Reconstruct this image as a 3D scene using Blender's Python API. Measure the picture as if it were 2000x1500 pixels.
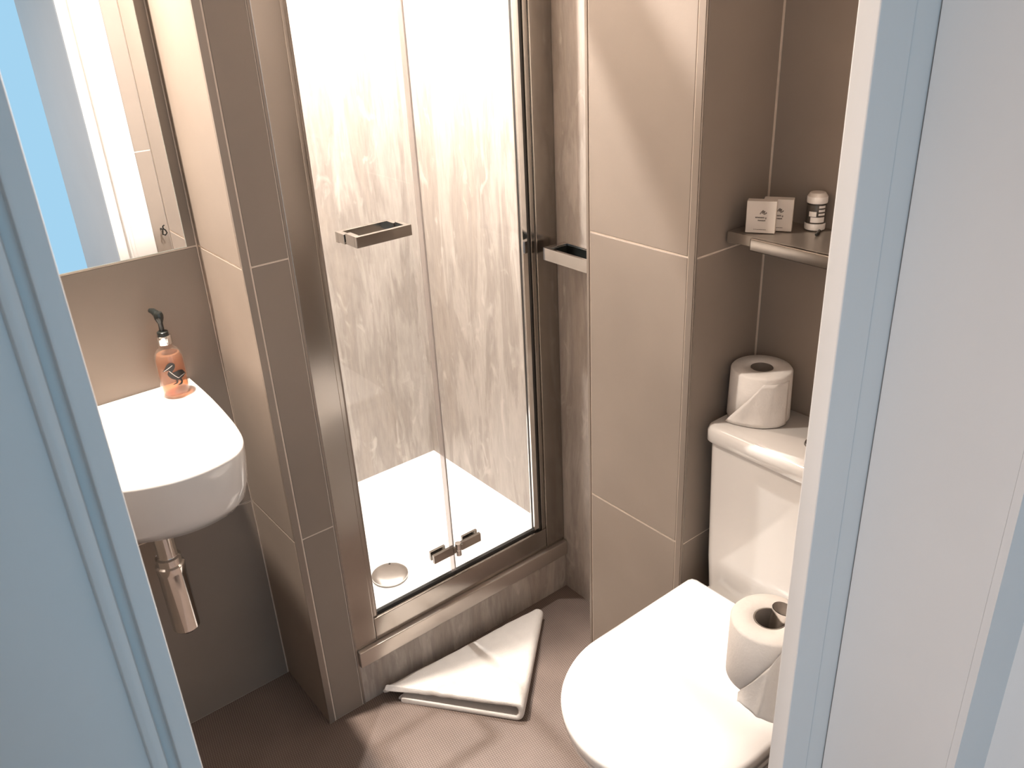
import bpy, bmesh, math, random
from mathutils import Vector, Matrix
random.seed(7)
for o in list(bpy.data.objects): bpy.data.objects.remove(o)
SC = bpy.context.scene
C = SC.collection

# ------------------------------------------------------------------ camera
CAM_H = 1.5805
def cam_axes(yaw, pitch, roll):
    y, p, a = map(math.radians, (yaw, pitch, roll))
    f = Vector((math.cos(y)*math.cos(p), math.sin(y)*math.cos(p), math.sin(p)))
    r = Vector((math.sin(y), -math.cos(y), 0)); u = r.cross(f)
    return r*math.cos(a)+u*math.sin(a), -r*math.sin(a)+u*math.cos(a), f
r_, u_, f_ = cam_axes(52.434, -25.769, -3.008)
cd = bpy.data.cameras.new('camera'); cam = bpy.data.objects.new('camera', cd); C.objects.link(cam)
cam.matrix_world = Matrix(((r_.x, u_.x, -f_.x, 0), (r_.y, u_.y, -f_.y, 0), (r_.z, u_.z, -f_.z, CAM_H), (0, 0, 0, 1)))
cd.sensor_fit = 'HORIZONTAL'; cd.sensor_width = 36; cd.lens = 1663.6/2000*36; cd.clip_start = 0.01
cd.dof.use_dof = True; cd.dof.focus_distance = 1.75; cd.dof.aperture_fstop = 32
SC.camera = cam

# ------------------------------------------------------------------ world and lamps
w = bpy.data.worlds.new('daylight'); SC.world = w; w.use_nodes = True
bg = w.node_tree.nodes['Background']; bg.inputs[0].default_value = (0.42, 0.74, 1.0, 1); bg.inputs[1].default_value = 0.86
def spot(name, loc, power, col, size, angle, blend=0.6, aim=(0, 0, -1)):
    l = bpy.data.lights.new(name, 'SPOT'); l.energy = power; l.color = col; l.shadow_soft_size = size
    l.spot_size = math.radians(angle); l.spot_blend = blend
    o = bpy.data.objects.new(name, l); C.objects.link(o); o.location = loc
    o.rotation_euler = Vector(aim).to_track_quat('-Z', 'Y').to_euler(); return o
WARM = (1.0, 0.88, 0.77)
spot('shower_lamp', (0.93, 1.70, 2.268), 275, (1.0, 0.945, 0.905), 0.014, 165, 0.35)
spot('basin_lamp_flood', (0.24, 1.55, 2.268), 80, WARM, 0.03, 168, 0.3)
spot('basin_lamp_beam', (0.24, 1.55, 2.268), 235, WARM, 0.03, 74, 1.0)
spot('added_jamb_fill', (-1.2, -.10, 2.318), 95, (1.0, .82, .71), 0.04, 165, 0.6)  # added fill out of view, warms the right jamb and misses the left
SC.view_settings.view_transform = 'Standard'; SC.view_settings.look = 'None'
SC.view_settings.exposure = 0.20; SC.view_settings.gamma = 1.0; SC.view_settings.use_curve_mapping = False

# ------------------------------------------------------------------ materials
def nt(name):
    m = bpy.data.materials.new(name); m.use_nodes = True
    return m, m.node_tree.nodes, m.node_tree.links, m.node_tree.nodes['Principled BSDF']
def mat(name, col, rough=0.5, metal=0.0, spec=0.5, var=0.0, scale=8.0, bump=0.0, bscale=200.0, coat=0.0):
    m, N, L, b = nt(name)
    b.inputs['Base Color'].default_value = (*col, 1); b.inputs['Roughness'].default_value = rough
    b.inputs['Metallic'].default_value = metal; b.inputs['Specular IOR Level'].default_value = spec
    b.inputs['Coat Weight'].default_value = coat
    tc = N.new('ShaderNodeTexCoord')
    if var > 0:
        n = N.new('ShaderNodeTexNoise'); n.inputs['Scale'].default_value = scale; n.inputs['Detail'].default_value = 5
        r = N.new('ShaderNodeValToRGB'); r.color_ramp.elements[0].position = .3; r.color_ramp.elements[1].position = .7
        r.color_ramp.elements[0].color = (*[c*(1-var) for c in col], 1); r.color_ramp.elements[1].color = (*[min(1, c*(1+var)) for c in col], 1)
        L.new(tc.outputs['Object'], n.inputs['Vector']); L.new(n.outputs['Fac'], r.inputs[0]); L.new(r.outputs[0], b.inputs['Base Color'])
    if bump > 0:
        n2 = N.new('ShaderNodeTexNoise'); n2.inputs['Scale'].default_value = bscale; n2.inputs['Detail'].default_value = 3
        bp = N.new('ShaderNodeBump'); bp.inputs['Strength'].default_value = bump; bp.inputs['Distance'].default_value = .002
        L.new(tc.outputs['Object'], n2.inputs['Vector']); L.new(n2.outputs['Fac'], bp.inputs['Height']); L.new(bp.outputs[0], b.inputs['Normal'])
    return m
def travertine():
    m, N, L, b = nt('travertine_panel')
    tc = N.new('ShaderNodeTexCoord'); mp = N.new('ShaderNodeMapping'); mp.inputs['Scale'].default_value = (8, 8, 1.25)
    L.new(tc.outputs['Object'], mp.inputs[0])
    n1 = N.new('ShaderNodeTexNoise'); n1.inputs['Scale'].default_value = 1.3; n1.inputs['Detail'].default_value = 8; n1.inputs['Roughness'].default_value = .62; n1.inputs['Distortion'].default_value = .5
    L.new(mp.outputs[0], n1.inputs['Vector'])
    r1 = N.new('ShaderNodeValToRGB'); e = r1.color_ramp.elements
    e[0].position = .27; e[0].color = (0.258, 0.219, 0.189, 1); e[1].position = .70; e[1].color = (0.516, 0.469, 0.426, 1)
    for p, c in ((.40, (.37, .323, .284)), (.47, (.322, .284, .254)), (.54, (.43, .387, .348)), (.61, (.391, .353, .318))):
        q = e.new(p); q.color = (*c, 1)
    L.new(n1.outputs['Fac'], r1.inputs[0])
    mp2 = N.new('ShaderNodeMapping'); mp2.inputs['Scale'].default_value = (55, 55, 8.0); L.new(tc.outputs['Object'], mp2.inputs[0])
    n2 = N.new('ShaderNodeTexNoise'); n2.inputs['Scale'].default_value = 1.4; n2.inputs['Detail'].default_value = 6; n2.inputs['Roughness'].default_value = .7
    L.new(mp2.outputs[0], n2.inputs['Vector'])
    r2 = N.new('ShaderNodeValToRGB'); r2.color_ramp.elements[0].position = .33; r2.color_ramp.elements[0].color = (.72, .69, .66, 1)
    r2.color_ramp.elements[1].position = .6; r2.color_ramp.elements[1].color = (1.08, 1.06, 1.04, 1); L.new(n2.outputs['Fac'], r2.inputs[0])
    mx = N.new('ShaderNodeMix'); mx.data_type = 'RGBA'; mx.blend_type = 'MULTIPLY'; mx.inputs[0].default_value = .5
    L.new(r1.outputs[0], mx.inputs[6]); L.new(r2.outputs[0], mx.inputs[7])
    # pale mineral blotches
    mp3 = N.new('ShaderNodeMapping'); mp3.inputs['Scale'].default_value = (16, 16, 7); L.new(tc.outputs['Object'], mp3.inputs[0])
    n3 = N.new('ShaderNodeTexNoise'); n3.inputs['Scale'].default_value = 1.5; n3.inputs['Detail'].default_value = 7; n3.inputs['Distortion'].default_value = 1.0; L.new(mp3.outputs[0], n3.inputs['Vector'])
    r3 = N.new('ShaderNodeValToRGB'); r3.color_ramp.elements[0].position = .60; r3.color_ramp.elements[0].color = (0, 0, 0, 1)
    r3.color_ramp.elements[1].position = .72; r3.color_ramp.elements[1].color = (.55, .55, .55, 1); L.new(n3.outputs['Fac'], r3.inputs[0])
    mx2 = N.new('ShaderNodeMix'); mx2.data_type = 'RGBA'; L.new(r3.outputs[0], mx2.inputs[0]); L.new(mx.outputs[2], mx2.inputs[6]); mx2.inputs[7].default_value = (.57, .52, .47, 1)
    L.new(mx2.outputs[2], b.inputs['Base Color']); b.inputs['Roughness'].default_value = .46
    return m
def weave_floor():
    m, N, L, b = nt('woven_vinyl')
    tc = N.new('ShaderNodeTexCoord'); mp = N.new('ShaderNodeMapping'); mp.inputs['Rotation'].default_value = (0, 0, .18)
    L.new(tc.outputs['Object'], mp.inputs[0])
    ws = []
    for d, s in (('X', 62), ('Y', 62)):
        wv = N.new('ShaderNodeTexWave'); wv.wave_type = 'BANDS'; wv.bands_direction = d; wv.inputs['Scale'].default_value = s; wv.inputs['Distortion'].default_value = .6
        wv.inputs['Detail'].default_value = 1; L.new(mp.outputs[0], wv.inputs['Vector']); ws.append(wv)
    mu = N.new('ShaderNodeMath'); mu.operation = 'MULTIPLY'; L.new(ws[0].outputs['Fac'], mu.inputs[0]); L.new(ws[1].outputs['Fac'], mu.inputs[1])
    n = N.new('ShaderNodeTexNoise'); n.inputs['Scale'].default_value = 9; n.inputs['Detail'].default_value = 4; L.new(tc.outputs['Object'], n.inputs['Vector'])
    ad = N.new('ShaderNodeMath'); ad.operation = 'MULTIPLY_ADD'; L.new(n.outputs['Fac'], ad.inputs[0]); ad.inputs[1].default_value = .5; L.new(mu.outputs[0], ad.inputs[2])
    r = N.new('ShaderNodeValToRGB'); r.color_ramp.elements[0].position = .15; r.color_ramp.elements[0].color = (.100, .073, .060, 1)
    r.color_ramp.elements[1].position = 1.05 if False else 1.0; r.color_ramp.elements[1].color = (.235, .180, .154, 1)
    L.new(ad.outputs[0], r.inputs[0]); L.new(r.outputs[0], b.inputs['Base Color'])
    bp = N.new('ShaderNodeBump'); bp.inputs['Strength'].default_value = .35; bp.inputs['Distance'].default_value = .001
    L.new(mu.outputs[0], bp.inputs['Height']); L.new(bp.outputs[0], b.inputs['Normal']); b.inputs['Roughness'].default_value = .5
    return m
def clear(name, tint, gloss=1.0, ior=1.45, extra=None, extra_f=0.0):
    m = bpy.data.materials.new(name); m.use_nodes = True; N = m.node_tree.nodes; L = m.node_tree.links
    N.remove(N['Principled BSDF']); out = N['Material Output']
    t = N.new('ShaderNodeBsdfTransparent'); t.inputs[0].default_value = (*tint, 1)
    g = N.new('ShaderNodeBsdfGlossy'); g.inputs['Roughness'].default_value = .02; g.inputs[0].default_value = (gloss, gloss, gloss, 1)
    lw = N.new('ShaderNodeLayerWeight'); lw.inputs['Blend'].default_value = .5
    pw = N.new('ShaderNodeMath'); pw.operation = 'POWER'; L.new(lw.outputs['Facing'], pw.inputs[0]); pw.inputs[1].default_value = 5
    fr = N.new('ShaderNodeMath'); fr.operation = 'MULTIPLY_ADD'; L.new(pw.outputs[0], fr.inputs[0]); fr.inputs[1].default_value = .9; fr.inputs[2].default_value = .03
    base = t.outputs[0]
    if extra:
        d = N.new('ShaderNodeBsdfDiffuse'); d.inputs[0].default_value = (*extra, 1)
        mx0 = N.new('ShaderNodeMixShader'); mx0.inputs[0].default_value = extra_f; L.new(t.outputs[0], mx0.inputs[1]); L.new(d.outputs[0], mx0.inputs[2]); base = mx0.outputs[0]
    mx = N.new('ShaderNodeMixShader'); L.new(fr.outputs[0], mx.inputs[0]); L.new(base, mx.inputs[1]); L.new(g.outputs[0], mx.inputs[2])
    L.new(mx.outputs[0], out.inputs[0]); return m
TILE = mat('taupe_porcelain', (.255, .210, .175), .50, spec=.35, var=.06, scale=5, bump=.05, bscale=350)
GROUT = mat('cream_grout', (.66, .56, .47), .8, var=.08, scale=60)
TRIM = mat('satin_bronze_trim', (.27, .225, .19), .38, metal=.35)
BLACKGAP = mat('dark_seal', (.03, .028, .025), .6)
TRAV = travertine(); FLOOR = weave_floor()
WHITE = mat('white_ceramic', (.67, .64, .61), .12, coat=.4, var=.01, scale=3)
TRAYW = mat('white_stone_resin', (.76, .74, .72), .35, var=.01, scale=3)
CHROME = mat('chrome', (.78, .76, .74), .10, metal=1.0, var=.02, scale=20)
ALU = mat('polished_aluminium', (.37, .345, .32), .18, metal=1.0, var=.03, scale=6)
CAPPING = mat('brushed_capping', (.50, .455, .415), .30, metal=.8, var=.03, scale=6)
MIRR = mat('silvered_glass', (.90, .90, .89), .0, metal=1.0)
MIRRB = mat('mirror_edge', (.80, .84, .78), .25, var=.02)
GLASS = clear('clear_glass', (.985, .99, .985))
SEAL = clear('clear_seal', (.90, .88, .87), extra=(.85, .80, .78), extra_f=.30)
PAINT = mat('white_gloss_paint', (.72, .70, .68), .32, var=.015, scale=7, bump=.06, bscale=60)
WALLP = mat('white_wall_paint', (.70, .67, .65), .75, var=.02, scale=4, bump=.1, bscale=120)
CEIL = mat('ceiling_paint', (.48, .46, .44), .85, var=.01)
CARPET = mat('corridor_carpet', (.16, .15, .15), .95, var=.25, scale=120)
PAPER = mat('tissue_paper', (.74, .70, .66), .9, var=.03, scale=50, bump=.25, bscale=260)
CARD = mat('white_card', (.62, .56, .50), .7, var=.02, scale=30)
KRAFT = mat('grey_card_core', (.20, .17, .145), .9, var=.1, scale=60)
INK = mat('black_ink', (.015, .013, .012), .45)
GREYINK = mat('grey_ink', (.17, .14, .12), .7)
BLACKP = mat('black_plastic', (.012, .014, .013), .22)
TERRY = mat('white_terry', (.70, .665, .63), .95, var=.03, scale=40, bump=.6, bscale=420)
STEEL = mat('brushed_steel', (.62, .585, .55), .28, metal=1.0, var=.06, scale=30)
SHELF = mat('grey_shelf_metal', (.30, .26, .22), .28, metal=.6)
LENS = bpy.data.materials.new('lamp_lens'); LENS.use_nodes = True
_b = LENS.node_tree.nodes['Principled BSDF']; _b.inputs['Emission Color'].default_value = (1, .92, .82, 1); _b.inputs['Emission Strength'].default_value = 6

# ------------------------------------------------------------------ helpers
def link(name, me, m, parent=None):
    o = bpy.data.objects.new(name, me); C.objects.link(o)
    if m: me.materials.append(m)
    if parent: o.parent = parent
    return o
def tag(o, label, cat, group=None):
    o['label'] = label; o['category'] = cat
    if group: o['group'] = group
    return o
def thing(name, label, cat, group=None):
    return tag(link(name, None, None), label, cat, group)
def empty_struct(name):
    o = link(name, None, None); o['kind'] = 'structure'; return o
def from_bm(name, bm, m, parent=None, smooth=False, angle=None):
    bmesh.ops.recalc_face_normals(bm, faces=bm.faces)
    me = bpy.data.meshes.new(name); bm.to_mesh(me); bm.free()
    if smooth:
        for p in me.polygons: p.use_smooth = True
        if angle is not None: me.set_sharp_from_angle(angle=math.radians(angle))
    return link(name, me, m, parent)
def bm_box(bm, a, b):
    v = [bm.verts.new((x, y, z)) for x in (a[0], b[0]) for y in (a[1], b[1]) for z in (a[2], b[2])]
    for f in ((0, 1, 3, 2), (4, 6, 7, 5), (0, 4, 5, 1), (2, 3, 7, 6), (0, 2, 6, 4), (1, 5, 7, 3)): bm.faces.new([v[i] for i in f])
    return v
def box(name, a, b, m, parent=None, bev=0.0, seg=2, kind=None):
    bm = bmesh.new(); bm_box(bm, a, b)
    if bev: bmesh.ops.bevel(bm, geom=bm.edges[:], offset=bev, segments=seg, affect='EDGES', profile=.5)
    o = from_bm(name, bm, m, parent, smooth=bool(bev), angle=40)
    if bev: wn_ = o.modifiers.new('normals', 'WEIGHTED_NORMAL'); wn_.keep_sharp = True
    if kind: o['kind'] = kind
    return o
def boxes(name, lst, m, parent=None, bev=0.0):
    bm = bmesh.new()
    for a, b in lst: bm_box(bm, a, b)
    if bev: bmesh.ops.bevel(bm, geom=bm.edges[:], offset=bev, segments=2, affect='EDGES', profile=.5)
    o = from_bm(name, bm, m, parent, smooth=bool(bev), angle=40)
    if bev: wn_ = o.modifiers.new('normals', 'WEIGHTED_NORMAL'); wn_.keep_sharp = True
    return o
def lathe(name, prof, m, parent=None, loc=(0, 0, 0), n=48, angle=40):
    bm = bmesh.new(); rings = []
    for r, z in prof:
        if r < 1e-6: rings.append([bm.verts.new((loc[0], loc[1], loc[2]+z))])
        else: rings.append([bm.verts.new((loc[0]+r*math.cos(2*math.pi*i/n), loc[1]+r*math.sin(2*math.pi*i/n), loc[2]+z)) for i in range(n)])
    for A, B in zip(rings, rings[1:]):
        for i in range(n):
            j = (i+1) % n
            if len(A) == 1 and len(B) == 1: continue
            if len(A) == 1: bm.faces.new((A[0], B[i], B[j]))
            elif len(B) == 1: bm.faces.new((A[i], A[j], B[0]))
            else: bm.faces.new((A[i], A[j], B[j], B[i]))
    return from_bm(name, bm, m, parent, True, angle)
def loft(name, secs, m, parent=None, cap0=True, cap1=True, angle=45):
    bm = bmesh.new(); R = [[bm.verts.new(p) for p in s] for s in secs]; n = len(secs[0])
    for A, B in zip(R, R[1:]):
        for i in range(n): bm.faces.new((A[i], A[(i+1) % n], B[(i+1) % n], B[i]))
    if cap0: bm.faces.new(R[0][::-1])
    if cap1: bm.faces.new(R[-1])
    return from_bm(name, bm, m, parent, True, angle)
def tube(name, pts, r, m, parent=None, n=16, caps=True):
    bm = bmesh.new(); rings = []; P = [Vector(p) for p in pts]
    rr = r if isinstance(r, (list, tuple)) else [r]*len(P)
    prev = None
    for i, p in enumerate(P):
        t = (P[min(i+1, len(P)-1)]-P[max(i-1, 0)]).normalized()
        ref = prev if prev else (Vector((0, 0, 1)) if abs(t.z) < .9 else Vector((1, 0, 0)))
        a = (ref-t*ref.dot(t)).normalized(); b = t.cross(a); prev = a
        rings.append([bm.verts.new(p+(a*math.cos(2*math.pi*k/n)+b*math.sin(2*math.pi*k/n))*rr[i]) for k in range(n)])
    for A, B in zip(rings, rings[1:]):
        for k in range(n): bm.faces.new((A[k], A[(k+1) % n], B[(k+1) % n], B[k]))
    if caps: bm.faces.new(rings[0][::-1]); bm.faces.new(rings[-1])
    return from_bm(name, bm, m, parent, True, 50)
def resample(poly, n):
    P = [Vector((*p, 0)) for p in poly]; P.append(P[0]); L = [0]
    for a, b in zip(P, P[1:]): L.append(L[-1]+(b-a).length)
    out = []; k = 0
    for i in range(n):
        s = L[-1]*i/n
        while L[k+1] < s: k += 1
        t = (s-L[k])/(L[k+1]-L[k]); q = P[k].lerp(P[k+1], t); out.append((q.x, q.y))
    return out
def smooth_closed(poly, n, it=2, keep=()):
    p = poly
    for _ in range(it):
        q = []
        for i in range(len(p)):
            a, b = p[i], p[(i+1) % len(p)]
            q.append((a[0]*.75+b[0]*.25, a[1]*.75+b[1]*.25)); q.append((a[0]*.25+b[0]*.75, a[1]*.25+b[1]*.75))
        p = q
    return resample(p, n)

# ------------------------------------------------------------------ room dimensions
YM, X1, YP, X2 = 1.681, 0.5263, 1.4583, 0.6213     # mirror wall, pier
XT, YT1, YT2, XN = 1.1114, 1.181, 0.9114, 1.305    # tiled boxing, niche
XR, YB = 1.2793, 2.1056                            # shower side and back walls
YD, YF = 0.395, 0.373                              # door wall inner face, door frame front
XL = -0.07; ZC = 2.30
G0, G1, G2 = 0.5228, 1.1228, 1.7228                # grout courses
J = 0.0016                                         # half joint

box('floor', (-.25, .236, -.06), (1.6, 2.3, 0), FLOOR, kind='structure')
box('ceiling', (-.25, .20, ZC), (1.6, 2.3, ZC+.06), CEIL, kind='structure')

def tiled(parent, face, u0, u1, plane, sign, rows=((0, G0), (G0, G1), (G1, G2), (G2, ZC)), depth=.007, cut0=0.0, cut1=0.0):
    """porcelain tiles on one wall face: face 'x' -> plane x=const, u is y; face 'y' -> plane y=const, u is x"""
    for z0, z1 in rows:
        a = z0+(J if z0 > 0 else .001); b = z1-(J if z1 < ZC else 0)
        lo, hi = (plane, plane+sign*depth) if sign > 0 else (plane+sign*depth, plane)
        if face == 'x': box('tile', (lo, u0+J, a), (hi, u1-J, b), TILE, parent, bev=.0009, seg=1)
        else: box('tile', (u0+J, lo, a), (u1-J, hi, b), TILE, parent, bev=.0009, seg=1)
def plainwall(name, a, b, m): return box(name, a, b, m, kind='structure')

# mirror wall
wm = plainwall('wall_mirror', (XL-.15, YM+.0012, 0), (X1, YM+.12, ZC), GROUT)
tiled(wm, 'y', -.085, X1-.0012, YM, 1)
# left wall, behind the door frame
wl = plainwall('wall_left', (XL-.12, .20, 0), (XL-.0012, YM+.0012, ZC), GROUT)
for a, b in ((YD+.001, .99), (.99, YM-.001)): tiled(wl, 'x', a, b, XL, -1)
# pier between basin and shower
wp = plainwall('wall_pier', (X1+.0012, YP+.0012, 0), (X2-.0012, YB+.08, ZC), GROUT)
tiled(wp, 'x', YP+.004, YM-.0005, X1, 1)
tiled(wp, 'y', X1+.0155, X2-.0045, YP, 1)
boxes('tile_trim', [((X1-.0006, YP-.0012, 0), (X1+.0135, YP+.004, ZC))], TRIM, wp, bev=.0007)
boxes('grout_line', [((X1+.0135, YP-.0002, 0), (X1+.0155, YP+.004, ZC))], GROUT, wp)
box('tile_trim', (X2-.0042, YP-.001, 0), (X2+.0012, YP+.006, ZC), TRIM, wp, bev=.0006)
box('wall_panel', (X2-.0012, YP+.02, 0), (X2+.006, YB+.01, ZC), TRAV, wp)
# shower back and right walls
plainwall('wall_shower_back', (X2-.05, YB, 0), (XR+.15, YB+.12, ZC), TRAV)
plainwall('wall_shower_right', (XR, YT1-.0, 0), (XR+.14, YB+.12, ZC), TRAV)
# tiled boxing beside the toilet
wb = plainwall('wall_boxing', (XT+.0012, YT2+.0012, 0), (XR+.14, YT1, ZC), GROUT)
tiled(wb, 'x', YT2+.0165, YT1-.0065, XT, 1)
tiled(wb, 'y', XT+.0035, XN, YT2, 1)
box('tile_trim', (XT-.0012, YT1-.0058, 0), (XT+.004, YT1+.001, ZC), TRIM, wb, bev=.0006)
box('tile_trim', (XT-.0015, YT2+.0015, 0), (XT+.004, YT2+.0150, ZC), TRIM, wb, bev=.0006)
box('tile_trim', (XT-.0005, YT2-.0012, 0), (XT+.0030, YT2+.0012, ZC), TRIM, wb, bev=.0004)
box('grout_line', (XN-.0022, YT2-.0001, 0), (XN-.0002, YT2+.002, ZC), GROUT, wb)
# niche back wall
wn = plainwall('wall_niche', (XN+.0012, .20, 0), (XN+.14, YT2+.0012, ZC), GROUT)
tiled(wn, 'x', YD+.001, YT2-.0005, XN, 1)
# door wall
wf = empty_struct('wall_front')
box('masonry', (.757, .236, 0), (XN+.13, YD-.0012, ZC), GROUT, wf)
box('masonry', (XL-.12, .236, 0), (-.037, YD-.0012, ZC), GROUT, wf)
box('masonry', (-.037, .236, 2.06), (.757, YD-.0012, ZC), GROUT, wf)
tiled(wf, 'y', .7745, XN-.001, YD, -1)
tiled(wf, 'y', XL, -.055, YD, -1)
tiled(wf, 'y', -.055, .7745, YD, -1, rows=((2.10, ZC),))
# corridor outside the door
box('wall_corridor_right', (.85, -1.16, 0), (.95, .234, 2.35), WALLP, kind='structure')
box('wall_corridor_front', (.75, .228, 0), (.85, .236, 2.35), WALLP, kind='structure')
wr = box('wall_reveal_right', (.75, .2362, 0), (.757, YF, 2.06), WALLP, kind='structure')
box('wall_reveal_left', (-.037, .2362, 0), (-.0305, YD-.002, 2.06), WALLP, kind='structure')
box('wall_corridor_left', (-1.6, .228, 0), (-.0305, .236, 2.35), WALLP, kind='structure')
box('wall_corridor_head', (-.0305, .228, 2.06), (.75, .236, 2.35), WALLP, kind='structure')
box('wall_unseen_stub', (-1.6, -1.75, 0), (-.80, -1.65, 2.35), WALLP, kind='structure')  # unseen wall, length cut so blue daylight reaches the left door frame
box('floor_corridor', (-1.6, -1.75, -.06), (.95, .236, -.001), CARPET, kind='structure')
box('ceiling_corridor', (-1.6, -1.75, 2.35), (.95, .228, 2.41), CEIL, kind='structure')
# door frame
df = empty_struct('door_1')
boxes('frame_post', [((.657, YF, 0), (.7105, YD-.002, 2.03))], PAINT, df, bev=.002)
boxes('frame_board', [((.7112, YF+.0012, 0), (.7530, YD-.002, 2.06))], PAINT, df, bev=.0015)
boxes('frame_post', [((.0496, YF, 0), (.0604, YD-.002, 2.03))], PAINT, df, bev=.002)
boxes('frame_groove', [((.0440, YF+.006, 0), (.0500, YD-.002, 2.03))], PAINT, df)
boxes('frame_bead', [((.0366, YF-.001, 0), (.0445, YD-.002, 2.03))], PAINT, df, bev=.003)
boxes('frame_board', [((-.0300, YF+.003, 0), (.0370, YD-.002, 2.06))], PAINT, df, bev=.001)
boxes('frame_head', [((.0604, YF, 1.99), (.657, YD-.002, 2.06))], PAINT, df, bev=.002)
for x0, x1 in ((.690, .774), (-.055, .029)):
    boxes('architrave', [((x0, YD, 0), (x1, YD+.0175, 2.10))], PAINT, df, bev=.003)
s0 = .705
boxes('architrave_bead', [((.697, YD+.0170, 0), (.703, YD+.0195, 2.09)), ((.708, YD+.0170, 0), (.712, YD+.0195, 2.09))], PAINT, df, bev=.001)
boxes('architrave', [((.029, YD, 2.03), (.690, YD+.0175, 2.10))], PAINT, df, bev=.003)

# ------------------------------------------------------------------ ceiling downlights
for lx, ly, lz, lab in ((.93, 1.70, ZC, 'round recessed downlight in the shower ceiling'), (.24, 1.55, ZC, 'round recessed downlight above the basin'), (-1.2, -.10, 2.35, 'added unseen downlight in the corridor, warms the right door jamb')):  # the corridor fixture is an added one, housing the jamb fill
    d = thing('ceiling_downlight', lab, 'downlight')
    lathe('bezel', [(.030, -.001), (.030, -.006), (.044, -.008), (.048, -.004), (.048, -.001), (.030, -.001)], CHROME, d, (lx, ly, lz), 40)
    lathe('lens', [(0, -.004), (.029, -.004), (.029, -.001), (0, -.001)], LENS, d, (lx, ly, lz), 32)

# ------------------------------------------------------------------ shower tray
tr = thing('shower_tray', 'white low shower tray with chrome waste inside the glass cubicle', 'shower tray')
TZ = .170
box('basin', (X2+.006, YP+.040, .0), (XR, YB, TZ), TRAYW, tr)
box('riser_panel', (X2+.0012, YP+.001, 0), (XR, YP+.0395, .1155), TRAV, tr)
boxes('front_capping', [((X2+.0015, YP-.010, .116), (XR-.0005, YP+.0395, .1615))], CAPPING, tr, bev=.004)
dr = lathe('drain_cover', [(0, .016), (.030, .0145), (.042, .0125), (.0475, .009), (.0475, .005), (.042, .004), (.042, 0)], STEEL, tr, (.824, 1.638, TZ), 56, 30)
lathe('drain_hole', [(0, .0165), (.0028, .0162), (.0028, .012), (0, .012)], INK, dr, (.842, 1.668, TZ-.001), 12)

# ------------------------------------------------------------------ shower enclosure with bifold door
se = thing('shower_enclosure', 'chrome framed shower enclosure with bifold clear glass door', 'shower door')
FY = 1.461; GY = 1.475; ZR0, ZR1 = .162, .226; ZT = 1.955
boxes('frame_post', [((X2+.0015, FY, ZR0), (.6775, FY+.034, ZT+.05))], ALU, se, bev=.0025)
boxes('post_channel', [((.6780, FY+.006, ZR1), (.6880, FY+.030, ZT))], ALU, se, bev=.001)
boxes('post_seal', [((.6882, FY+.009, ZR1), (.6925, FY+.020, ZT))], TRIM, se)
boxes('frame_post', [((1.216, FY, ZR0), (XR-.0008, FY+.034, ZT+.05))], ALU, se, bev=.0025)
boxes('post_channel', [((1.2035, FY+.004, ZR1), (1.2155, FY+.030, ZT))], ALU, se, bev=.001)
boxes('post_seal', [((1.1965, FY+.010, ZR1), (1.2033, FY+.024, ZT))], BLACKGAP, se)
boxes('post_channel', [((1.1815, FY+.008, ZR1+.006), (1.1962, FY+.024, ZT))], CHROME, se, bev=.001)
boxes('bottom_rail', [((.6777, FY+.001, ZR0), (1.2158, FY+.030, ZR1))], ALU, se, bev=.003)
boxes('rail_seal', [((.690, GY-.002, ZR1-.001), (1.196, GY+.008, ZR1+.006))], BLACKGAP, se)
boxes('top_rail', [((.6777, FY, ZT), (1.2158, FY+.034, ZT+.05))], ALU, se, bev=.003)
for x0, x1 in ((.6915, .9250), (.9290, 1.1825)):
    p = box('door_pane', (x0, GY, ZR1+.006), (x1, GY+.006, ZT-.004), GLASS, se)
    if x0 < .9:
        box('edge_seal', (x1-.0135, GY-.0016, ZR1+.006), (x1+.0005, GY-.0002, ZT-.004), SEAL, p)
        box('edge_line', (x1+.0007, GY+.0002, ZR1+.006), (x1+.0018, GY+.005, ZT-.004), BLACKGAP, p)
        hz0, hz1 = 1.118, 1.140
        boxes('handle', [((.745, 1.431, hz0), (.870, 1.440, hz1)), ((.745, 1.440, hz0), (.757, GY-.0004, hz1)), ((.858, 1.440, hz0), (.870, GY-.0004, hz1)),
                         ((.745, 1.507, hz0-.004), (.870, 1.517, hz1-.004)), ((.745, GY+.0064, hz0-.002), (.757, 1.507, hz1-.004)), ((.858, GY+.0064, hz0-.002), (.870, 1.507, hz1-.004))], ALU, p, bev=.0008)
    else:
        box('edge_line', (x1-.0012, GY-.0004, ZR1+.006), (x1+.0004, GY+.0064, ZT-.004), BLACKGAP, p)
hg = boxes('hinge', [((.861, GY-.009, .288), (.921, GY-.0006, .312)), ((.943, GY-.009, .288), (1.003, GY-.0006, .312)),
                     ((.861, GY+.0066, .290), (.905, GY+.013, .315)), ((.957, GY+.0066, .290), (1.003, GY+.013, .315))], ALU, se, bev=.0008)
lathe('hinge_pin', [(0, .0), (.0075, .001), (.0075, .017), (.006, .018), (.006, .020), (.0075, .021), (.0075, .036), (0, .037)], CHROME, hg, (.932, GY-.010, .281), 24)
boxes('hinge_leaf', [((.918, GY-.012, .292), (.947, GY-.006, .309))], ALU, hg, bev=.001)

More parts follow.
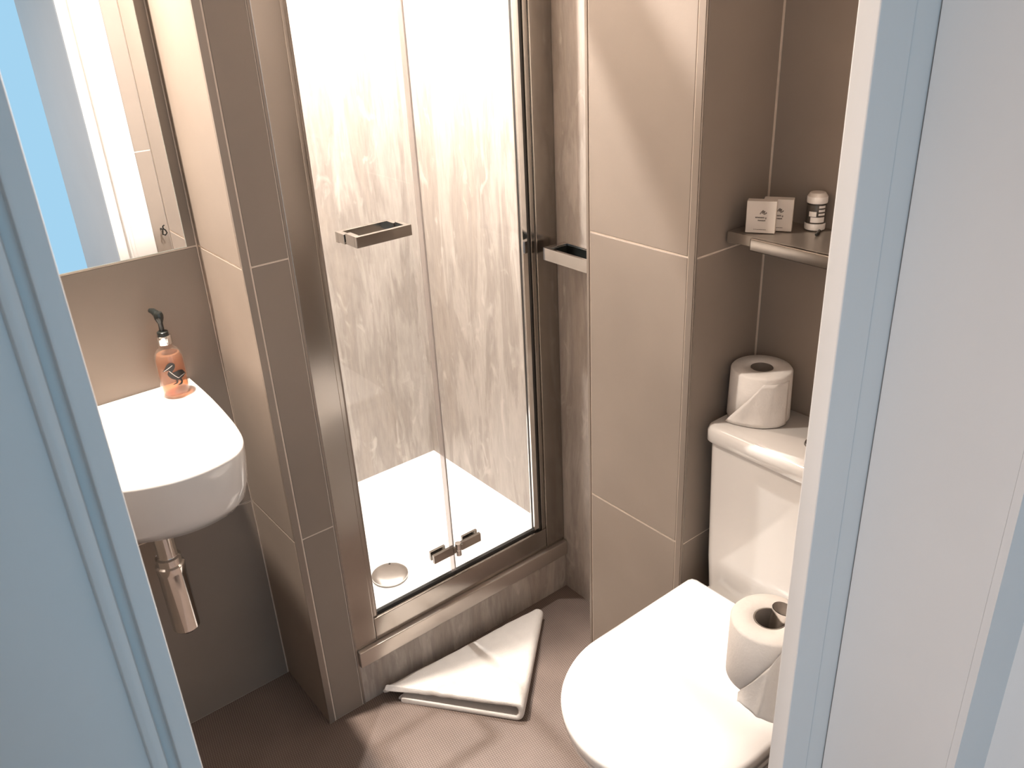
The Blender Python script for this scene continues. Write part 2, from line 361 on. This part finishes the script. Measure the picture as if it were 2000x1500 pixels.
# ------------------------------------------------------------------ square chrome dish on the side panel
sd = thing('soap_holder', 'square chrome soap holder with dark liner on stone side panel', 'soap holder')
a, b = (1.214, 1.255), (1.2788, 1.436); z0, z1 = .985, 1.014
boxes('rim', [((a[0], a[1], z0), (a[0]+.008, b[1], z1)), ((b[0]-.006, a[1], z0), (b[0], b[1], z1)), ((a[0]+.008, b[1]-.016, z0), (b[0]-.006, b[1], z1)), ((a[0]+.008, a[1], z0), (b[0]-.006, a[1]+.012, z1))], CHROME, sd, bev=.0006)
boxes('liner', [((a[0]+.008, a[1]+.012, z0), (b[0]-.006, b[1]-.016, z0+.004)), ((a[0]+.008, a[1]+.012, z0), (a[0]+.011, b[1]-.016, z1-.003)), ((b[0]-.009, a[1]+.012, z0), (b[0]-.006, b[1]-.016, z1-.003)), ((a[0]+.008, b[1]-.019, z0), (b[0]-.006, b[1]-.016, z1-.003))], BLACKP, sd)

# ------------------------------------------------------------------ mirror
mr = thing('mirror', 'rectangular frameless mirror on the tiled wall above the basin', 'mirror')
box('backing', (.0, 1.6600, 1.1330), (.4965, YM-.0004, 1.93), MIRRB, mr)
box('mirror_glass', (-.001, 1.6550, 1.1320), (.4975, 1.6598, 1.931), MIRRB, mr)
box('silvered_face', (.0006, 1.6545, 1.1334), (.4962, 1.65495, 1.9296), MIRR, mr)

# ------------------------------------------------------------------ basin
bs = thing('wash_basin', 'small white ceramic wall hung basin under the mirror', 'basin')
half = [(.454, YM-.0006), (.4535, 1.60), (.451, 1.53), (.446, 1.455), (.4395, 1.395), (.428, 1.345), (.404, 1.311), (.366, 1.295), (.321, 1.290), (.275, 1.2965), (.221, 1.319),
        (.176, 1.356), (.148, 1.41), (.136, 1.48), (.131, 1.56), (.130, YM-.0006)]
def catmull(P, k):
    out = []
    for i in range(len(P)-1):
        p0, p1, p2, p3 = P[max(i-1, 0)], P[i], P[i+1], P[min(i+2, len(P)-1)]
        for j in range(k):
            t = j/k; out.append(tuple(.5*((2*p1[c])+(-p0[c]+p2[c])*t+(2*p0[c]-5*p1[c]+4*p2[c]-p3[c])*t*t+(-p0[c]+3*p1[c]-3*p2[c]+p3[c])*t**3) for c in (0, 1)))
    out.append(P[-1]); return out
ol = catmull(half, 6)
BC = (.292, YM-.0006)
def bsec(s, z, sy=None, dy=0.0):
    sy = s if sy is None else sy
    return [(BC[0]+(x-BC[0])*s, min(YM-.0006, BC[1]+(y-BC[1])*sy+dy), z) for x, y in ol]
RZ = .857
loft('basin_body', [bsec(.45, .712, .45), bsec(.74, .716, .80), bsec(.86, .729, .905), bsec(.935, .752, .955), bsec(.975, .785, .982), bsec(.995, .825, .996), bsec(1, RZ-.006, 1), bsec(.997, RZ-.0015, .998), bsec(.985, RZ, .992)], WHITE, bs, cap1=False, angle=60)
IC = (.288, 1.455)
def isec(s, z):
    return [(IC[0]+(x-IC[0])*s, IC[1]+(max(-1, (y-IC[1]))*s if y < 1.56 else (min(y, 1.60)-IC[1])*s), z) for x, y in ol]
def ilerp(t, z):  # blend between inner lip and the outer rim so the flat rim closes
    A = bsec(.985, RZ, .992); B = isec(.90, RZ)
    return [tuple(A[i][c]+(B[i][c]-A[i][c])*t for c in (0, 1))+(z,) for i in range(len(A))]
loft('bowl', [ilerp(0, RZ), ilerp(.5, RZ+.0004), ilerp(1, RZ-.001), isec(.86, RZ-.008), isec(.80, RZ-.03), isec(.70, RZ-.062), isec(.5, RZ-.088), isec(.22, RZ-.098)], WHITE, bs, cap0=False, angle=60)
lathe('waste', [(0, .004), (.020, .003), (.026, .0015), (.028, -.002)], CHROME, bs, (IC[0], IC[1]-.005, RZ-.0975), 32)
tp = lathe('bottle_trap', [(0, .412), (.022, .412), (.0265, .418), (.0265, .555), (.0275, .557), (.0275, .572), (.024, .575), (.024, .590), (.019, .592), (.019, .660), (.026, .662), (.026, .690), (.018, .692), (.018, .716), (0, .716)], CHROME, bs, (.287, 1.50, 0), 40, 30)
tube('trap_outlet', [(.287, 1.515, .615), (.287, 1.60, .615), (.287, YM-.001, .615)], .016, CHROME, tp, 20)
lathe('trap_rose', [(.017, 0), (.031, .002), (.033, .006), (.033, .008)], CHROME, tp, (0, 0, 0), 28).matrix_world = Matrix.Translation((.287, YM-.001, .615)) @ Matrix.Rotation(math.pi/2, 4, 'X')

# ------------------------------------------------------------------ soap dispenser
sp = thing('soap_dispenser', 'clear pump bottle of amber liquid soap with black pelican print on basin corner', 'soap bottle')
BX, BY, BZ = .4075, 1.6235, RZ+.0008
BR = .0272
AMB = clear('amber_soap', (.80, .50, .33), extra=(.72, .36, .20), extra_f=.16)
CLB = clear('clear_plastic', (.93, .91, .89), extra=(.7, .6, .5), extra_f=.06)
lathe('bottle', [(0, 0), (BR-.004, 0), (BR, .004), (BR+.0004, .05), (BR, .078), (BR-.003, .088), (.019, .0965), (.0125, .101), (.0115, .108), (0, .108)], CLB, sp, (BX, BY, BZ), 56, 60)
lathe('liquid_soap', [(0, .004), (BR-.006, .004), (BR-.0025, .008), (BR-.0022, .05), (BR-.0025, .078), (BR-.006, .0875), (0, .0878)], AMB, sp, (BX, BY, BZ), 48, 60)
lathe('collar', [(0, .108), (.0135, .108), (.0138, .109), (.0138, .1245), (.0130, .1255), (0, .1255)], CHROME, sp, (BX, BY, BZ), 40, 30)
pm = lathe('pump', [(0, .1255), (.0105, .1255), (.0105, .1325), (.0085, .134), (.0048, .1345), (.0046, .150), (.0060, .153), (.0086, .160), (.0090, .166), (.0070, .1715), (0, .1725)], BLACKP, sp, (BX, BY, BZ), 32, 50)
tube('nozzle', [(BX, BY, BZ+.163), (BX-.001, BY+.009, BZ+.167), (BX-.003, BY+.019, BZ+.170), (BX-.006, BY+.028, BZ+.170)], [.0075, .0072, .006, .0045], BLACKP, pm, 14)
# pelican print wrapped on the bottle, facing the doorway
bird = [(-.0130, .0262), (-.0090, .0300), (-.0065, .0340), (-.0040, .0368), (-.0005, .0382), (.0030, .0372), (.0050, .0345), (.0048, .0310), (.0030, .0280), (.0005, .0255), (-.0005, .0235),
        (.0030, .0242), (.0080, .0250), (.0120, .0245), (.0150, .0225), (.0170, .0190), (.0185, .0160), (.0160, .0155), (.0130, .0135), (.0090, .0118), (.0050, .0115), (.0010, .0130), (-.0030, .0155), (-.0060, .0190), (-.0068, .0225),
        (-.0055, .0250), (-.0030, .0275), (-.0070, .0272), (-.0100, .0262)]
leg1 = [(.0020, .0118), (.0040, .0118), (.0046, .0085), (.0030, .0070), (-.0020, .0062), (-.0025, .0070), (.0010, .0082), (.0024, .0092)]
leg2 = [(.0075, .0118), (.0098, .0118), (.0110, .0080), (.0100, .0050), (.0068, .0040), (.0030, .0048), (.0068, .0062), (.0084, .0085)]
ES = 1.45
def wrap(name, polys, rad, m, parent, zoff, ang0):
    bm = bmesh.new()
    for P in polys:
        vs = [bm.verts.new((x, y, 0)) for x, y in P]; f = bm.faces.new(vs)
    bmesh.ops.triangulate(bm, faces=bm.faces[:])
    bmesh.ops.subdivide_edges(bm, edges=bm.edges[:], cuts=2, use_grid_fill=True)
    for v in bm.verts:
        a_ = ang0+(v.co.x-.002)*ES/rad; v.co = Vector((BX+rad*math.cos(a_), BY+rad*math.sin(a_), BZ+zoff+(v.co.y-.021)*ES))
    return from_bm(name, bm, m, parent, True)
ang = math.atan2(-BY, -BX)
em = wrap('pelican_emblem', [bird, leg1, leg2], BR+.0008, INK, sp, .0525, ang+.12)
for P in ([(-.0110, .0268), (-.0040, .0310), (.0015, .0342), (.0020, .0338), (-.0036, .0304), (-.0108, .0264)], [(-.0040, .0262), (.0020, .0180), (.0060, .0140), (.0066, .0144), (.0026, .0184), (-.0034, .0266)], [(.0060, .0140), (.0110, .0160), (.0170, .0166), (.0168, .0170), (.0108, .0165), (.0060, .0145)]):
    wrap('emblem_line', [P], BR+.0012, PAPER, em, .0525, ang+.12)

# ------------------------------------------------------------------ toilet
tl = thing('toilet', 'white close coupled toilet with closed lid in the tiled niche', 'toilet')
TY = .703
def dshape(x0, x1, hw, cx, n=72):
    """x0 nose, x1 back, cx start of the rounded front"""
    P = []
    N2 = 40
    for i in range(N2+1):
        t = math.pi/2+math.pi*i/N2
        P.append((cx+(cx-x0)*math.cos(t)*1.0, TY+hw*math.sin(t)))
    rb = .012
    P += [(x1-rb, TY-hw), (x1-rb*.3, TY-hw+rb*.3), (x1, TY-hw+rb), (x1, TY+hw-rb), (x1-rb*.3, TY+hw-rb*.3), (x1-rb, TY+hw)]
    return P
def dz(x0, x1, hw, cx, z): return [(x, y, z) for x, y in dshape(x0, x1, hw, cx)]
Z = .465
loft('pan', [dz(.80, 1.29, .115, .93, .001), dz(.79, 1.29, .120, .93, .03), dz(.76, 1.29, .130, .91, .18), dz(.715, 1.29, .150, .88, .30), dz(.685, 1.29, .168, .86, .375), dz(.676, 1.29, .172, .855, .405), dz(.676, 1.29, .172, .855, .416)], WHITE, tl, angle=60)
loft('seat', [dz(.668, 1.105, .172, .850, .417), dz(.662, 1.110, .177, .846, .420), dz(.661, 1.110, .1775, .846, .432), dz(.666, 1.108, .174, .85, .4365)], WHITE, tl, angle=60)
loft('lid', [dz(.664, 1.108, .174, .846, .4385), dz(.656, 1.112, .179, .842, .441), dz(.655, 1.1125, .1795, .842, .456), dz(.658, 1.110, .177, .843, .4622), dz(.664, 1.104, .171, .848, .4648), dz(.70, 1.08, .14, .86, .4660), dz(.76, 1.02, .09, .88, .4668)], WHITE, tl, angle=70)
for yy in (TY-.09, TY+.05): boxes('seat_hinge', [((1.1135, yy, .4165), (1.136, yy+.04, .440))], CHROME, tl, bev=.003)
def rrect(x0, x1, y0, y1, r, z, n=6):
    P = []
    for cx, cy, a0 in ((x1-r, y1-r, 0), (x0+r, y1-r, 90), (x0+r, y0+r, 180), (x1-r, y0+r, 270)):
        for i in range(n+1):
            a_ = math.radians(a0+90*i/n); P.append((cx+r*math.cos(a_), cy+r*math.sin(a_), z))
    return P
loft('cistern', [rrect(1.150, 1.300, .528, .878, .022, .416), rrect(1.146, 1.300, .524, .882, .022, .50), rrect(1.143, 1.300, .518, .888, .022, .763)], WHITE, tl, angle=50)
loft('cistern_lid', [rrect(1.140, 1.301, .514, .892, .022, .765), rrect(1.1365, 1.302, .510, .896, .024, .768), rrect(1.1365, 1.302, .510, .896, .024, .789), rrect(1.1395, 1.302, .513, .893, .023, .7965), rrect(1.146, 1.299, .519, .887, .020, .8)], WHITE, tl, angle=60)
lathe('flush_button', [(0, .003), (.014, .003), (.0155, .0025), (.0155, .0035), (.021, .003), (.0225, 0)], CHROME, tl, (1.220, TY+.004, .8), 36, 30)

# ------------------------------------------------------------------ toilet rolls
def roll(name, label, cx, cy, z0, h, R0, R1, ri):
    t = thing(name, label, 'toilet roll', 'toilet rolls')
    lathe('paper', [(ri, .001), (R0-.003, 0), (R0, .003), (R0*.5+R1*.5, h*.5), (R1, h-.004), (R1-.003, h), (ri+.001, h-.0005), (ri, h-.002), (ri, .001)], PAPER, t, (cx, cy, z0), 64, 60)
    lathe('core', [(ri-.0002, .0005), (ri-.0002, h-.001), (ri-.0014, h-.001), (ri-.0014, .0005), (ri-.0002, .0005)], KRAFT, t, (cx, cy, z0), 40, 60)
    return t
r1 = roll('toilet_roll', 'white toilet roll standing on the cistern lid', 1.2385, .8475, .8006, .100, .0580, .0560, .0205)
# loose corner sheet on the first roll: wraps the front of the cylinder and lifts away on the left
def sheet(name, cx, cy, z0, parent, rows):
    """rows: list of (z, [(angle, radius)...]) -> grid"""
    bm = bmesh.new(); R = []
    for zz, pts in rows: R.append([bm.verts.new((cx+r*math.cos(a_), cy+r*math.sin(a_), z0+zz)) for a_, r in pts])
    for A, B in zip(R, R[1:]):
        for i in range(len(A)-1): bm.faces.new((A[i], A[i+1], B[i+1], B[i]))
    o = from_bm(name, bm, PAPER, parent, True)
    s = o.modifiers.new('thick', 'SOLIDIFY'); s.thickness = .0006; s.offset = 0; return o
def av(x, y, cx, cy): return math.atan2(y-cy, x-cx)
ac = av(0, 0, 1.2385, .8475)          # direction towards the doorway
rows = []
for j in range(13):
    t = j/12; zz = .0012+.088*t
    lft = -.95+1.05*t**1.1             # left edge slants: low corner lies far left
    pts = []
    for i in range(15):
        s_ = i/14; a_ = ac+lft+(1.05-lft)*s_
        lift = .012*max(0, 1-s_*4.0)*(1-t)**1.5+.0012*math.sin(9*s_+4*t)
        pts.append((a_, .0592-.002*t+max(lift, -.0002)))
    rows.append((zz, pts))
sheet('loose_sheet', 1.2385, .8475, .8006, r1, rows)

hx, hy = .800, .500
HZ = .688
r2 = roll('toilet_roll', 'white toilet roll with hanging tail on the chrome holder', hx, hy, HZ, .098, .0525, .0520, .0215)
nv = Vector((-.85, -.53, 0)).normalized(); ux = Vector((-nv.y, nv.x, 0)); bm = bmesh.new(); R = []
for i in range(25):
    t = i/24; u = -.031+.078*t
    zt = min(.6885+1.75*(u+.031), .780); zb = .681-.46*(u+.028)
    col_ = []
    for j in range(15):
        q = j/14; zz = zb+(zt-zb)*q
        off = math.sqrt(max(.0546**2-u*u, 0))+.010*(1-q)**1.5*(1-.5*t)+.0030*math.exp(-((u+.004-.012*q)/.0045)**2)+.0012*math.sin(90*u+2*q)
        if i == 0: off += .002
        p = Vector((hx, hy, zz))+nv*off+ux*u; p.z = zz; col_.append(bm.verts.new(p))
    R.append(col_)
for A, B in zip(R, R[1:]):
    for k in range(14): bm.faces.new((A[k], A[k+1], B[k+1], B[k]))
to = from_bm('hanging_tail', bm, PAPER, r2, True)
ts = to.modifiers.new('thick', 'SOLIDIFY'); ts.thickness = .0006; ts.offset = 0
hd = thing('roll_holder', 'polished chrome upright toilet roll holder on the wall by the toilet', 'roll holder')
tube('spindle', [(hx+.004, hy-.004, HZ-.012), (hx+.004, hy-.004, HZ+.06), (hx+.0075, hy-.0075, HZ+.090), (hx+.012, hy-.010, HZ+.112)], [.010, .010, .0115, .0145], CHROME, hd, 24, caps=False)
lathe('spindle_mouth', [(0, -.012), (.0125, -.001), (.0142, .001)], KRAFT, hd, (0, 0, 0), 24).matrix_world = Matrix.Translation((hx+.0122, hy-.0102, HZ+.1122)) @ Matrix.Rotation(.16, 4, 'Y') @ Matrix.Rotation(.12, 4, 'X')
tube('arm', [(hx+.004, hy-.004, HZ-.010), (hx+.004, hy-.03, HZ-.014), (hx+.004, YD+.006, HZ-.014)], .008, CHROME, hd, 18)
lathe('wall_rose', [(0, .008), (.020, .007), (.022, .004), (.022, 0)], CHROME, hd, (0, 0, 0), 32).matrix_world = Matrix.Translation((hx+.004, YD+.0002, HZ-.014)) @ Matrix.Rotation(-math.pi/2, 4, 'X')
hk = thing('robe_hook', 'small curved dark chrome hook seen reflected low in the mirror', 'hook')
tube('hook_curve', [(.807, YD+.001, .868), (.807, YD+.012, .868), (.803, YD+.020, .860), (.800, YD+.026, .856), (.806, YD+.032, .853), (.812, YD+.034, .860), (.809, YD+.034, .870), (.803, YD+.034, .876), (.803, YD+.034, .884), (.809, YD+.034, .887)], .0022, BLACKP, hk, 10)
lathe('wall_rose', [(0, .003), (.006, .003), (.007, 0)], CHROME, hk, (0, 0, 0), 20).matrix_world = Matrix.Translation((.807, YD+.0002, .868)) @ Matrix.Rotation(-math.pi/2, 4, 'X')

# ------------------------------------------------------------------ niche shelf and toiletries
sh = thing('niche_shelf', 'slim grey metal shelf with bright front rail above the cistern', 'shelf')
SZ = 1.160
box('shelf_plate', (1.180, .42, SZ-.018), (XN-.0005, .880, SZ), SHELF, sh, bev=.001)
boxes('front_rail', [((1.170, .42, SZ-.0225), (1.179, .847, SZ+.0008))], ALU, sh, bev=.003)
boxes('end_bracket', [((1.184, .8805, SZ-.022), (XN-.0005, .905, SZ-.001))], SHELF, sh, bev=.003)
def soap_box(p0, p1, h, th, label):
    t = thing('soap_box', label, 'box', 'boxed soaps on the niche shelf')
    A = Vector((*p0, SZ+.0012)); U = Vector((p1[0]-p0[0], p1[1]-p0[1], 0)); wd = U.length; U.normalize(); Nn = Vector((-U.y, U.x, 0))
    if Nn.dot(A) < 0: Nn = -Nn
    M = Matrix((( U.x, Nn.x, 0, A.x), (U.y, Nn.y, 0, A.y), (0, 0, 1, A.z), (0, 0, 0, 1)))
    def put(o): o.matrix_world = M; return o
    put(box('carton', (0, 0, 0), (wd, th, h), CARD, t, bev=.0008))
    bm = bmesh.new()
    def stroke(pts, wdt):
        P = [Vector((x*wd, -.0003, z*h)) for x, z in pts]
        for q, r in zip(P, P[1:]):
            d_ = (r-q).normalized(); nn = Vector((-d_.z, 0, d_.x))*wdt/2
            bm.faces.new([bm.verts.new(v) for v in (q-nn, r-nn, r+nn, q+nn)])
    stroke([(.46, .60), (.50, .66), (.54, .70), (.57, .72), (.55, .66), (.53, .62), (.58, .67), (.62, .70), (.60, .64), (.58, .60), (.64, .61), (.68, .66), (.66, .62)], .0016)
    random.seed(3)
    def line(x0, x1, z, hh):
        x = x0
        while x < x1-.01:
            w_ = random.uniform(.030, .045); stroke([(x, z), (x, z+hh)], .0009); stroke([(x, z+hh*random.choice((0, .5, 1))), (x+w_*.7, z+hh*random.choice((0, .5, 1)))], .0009)
            stroke([(x+w_*.7, z), (x+w_*.7, z+hh)], .0009); x += w_+.016
    line(.32, .60, .47, .042); line(.65, .70, .455, .05); line(.41, .68, .38, .04); line(.28, .70, .105, .014)
    put(from_bm('print', bm, GREYINK, t))
    return t
soap_box((1.1906, .872), (1.215, .830), .0545, .018, 'white boxed soap standing in front at the left end of the niche shelf')
soap_box((1.219, .859), (1.2435, .817), .0545, .018, 'white boxed soap half hidden behind the first one on the niche shelf')
sb = thing('toiletry_bottle', 'small clear toiletry bottle with white bands on the niche shelf', 'bottle')
bx, by = 1.2855, .800
lathe('bottle_shell', [(0, .0), (.0150, .0), (.0165, .002), (.0165, .058), (.013, .064), (0, .065)], CLB, sb, (bx, by, SZ+.001), 36, 50)
lathe('base_band', [(0, .001), (.0168, .001), (.0172, .003), (.0172, .0105), (.0168, .012)], PAPER, sb, (bx, by, SZ+.001), 36)
lathe('top_band', [(.0168, .046), (.0170, .047), (.0170, .056), (.0125, .0625), (0, .0645)], PAPER, sb, (bx, by, SZ+.0012), 36)
bm = bmesh.new()
a0 = math.atan2(-by, -bx)
for z0_, z1_, s0_, s1_ in ((.0145, .0235, -.5, .95), (.0265, .0300, .25, .95), (.0325, .0365, .25, .95), (.0390, .0430, .25, .95), (.0245, .0330, -.7, .05)):
    for k in range(10):
        A0, A1 = a0+s0_+(s1_-s0_)*k/10, a0+s0_+(s1_-s0_)*(k+1)/10
        bm.faces.new([bm.verts.new((bx+.0169*math.cos(q), by+.0169*math.sin(q), SZ+.001+zq)) for q, zq in ((A0, z0_), (A1, z0_), (A1, z1_), (A0, z1_))])
from_bm('label_bands', bm, PAPER, sb)
lathe('liquid', [(0, .012), (.0155, .012), (.0155, .043), (0, .044)], BLACKGAP, sb, (bx, by, SZ+.001), 30)
pn = thing('black_stick', 'tiny black stick lying beside the clear bottle on the shelf', 'stick')
tube('shaft', [(1.250, .773, SZ+.003), (1.274, .783, SZ+.003)], .0024, BLACKP, pn, 12)
tube('tip', [(1.274, .783, SZ+.003), (1.279, .785, SZ+.003)], [.0024, .0010], BLACKP, pn, 12)

# ------------------------------------------------------------------ folded bath mat
mt = thing('bath_mat', 'white terry bath mat folded into a triangle on the floor', 'bath mat')
FA, FB, TT = Vector((1.128, 1.412, 0)), Vector((.862, 1.172, 0)), Vector((.660, 1.444, 0))
bm = bmesh.new(); NS = 56; prof = []
NT = 40
for i in range(NT+1): prof.append(('b', 1-i/NT))
for i in range(1, 10): prof.append(('f', i/10))
for i in range(NT+1): prof.append(('t', i/NT))
R = []
from mathutils import noise
for j in range(NS+1):
    s_ = j/NS; F = FA.lerp(FB, s_); row = []
    nrm = (FA-FB).normalized(); nrm = Vector((nrm.y, -nrm.x, 0))
    if nrm.dot(F-TT) < 0: nrm = -nrm
    gap = .020+.024*s_**1.5
    for k, t in prof:
        if k == 'f':
            a_ = math.pi*t; p = F+nrm*(.013*math.sin(a_)); z = .008+gap*(1-math.cos(a_))/2
        else:
            tip = TT if k == 't' else TT+Vector((.022, -.034, 0))
            tt = t**.92*(.965 if s_ > 0 else 1)
            p = F.lerp(tip, tt)
            z = .008 if k == 'b' else .008+gap*(1-.30*t)
            back = .006*math.exp(-s_*14)
            if k == 't': z -= back*.6
        nz = noise.noise(Vector((p.x*14, p.y*14, 3.1 if k == 't' else 9.7)))*.0035+noise.noise(Vector((p.x*45, p.y*45, 1.7 if k == 't' else 5)))*.0012
        if k == 't':  # puckers near the woven borders
            z += .0012*math.sin(150*(p-FA).length)*math.exp(-((p-FA).length-.10)**2/.0010)
            z += .0026*math.sin(150*(p-TT).dot((FB-TT).normalized()))*math.exp(-((p-TT).length-.15)**2/.0018)*s_**6
        if k != 'b': z += max(nz, -.003)
        row.append(bm.verts.new((p.x, p.y, max(z, .0075))))
    R.append(row)
for A, B in zip(R, R[1:]):
    for i in range(len(A)-1): bm.faces.new((A[i], A[i+1], B[i+1], B[i]))
mo = from_bm('folded_towel', bm, TERRY, mt, True)
sm = mo.modifiers.new('thick', 'SOLIDIFY'); sm.thickness = .0145; sm.offset = 0
sb_ = mo.modifiers.new('soft', 'SUBSURF'); sb_.levels = 1; sb_.render_levels = 1
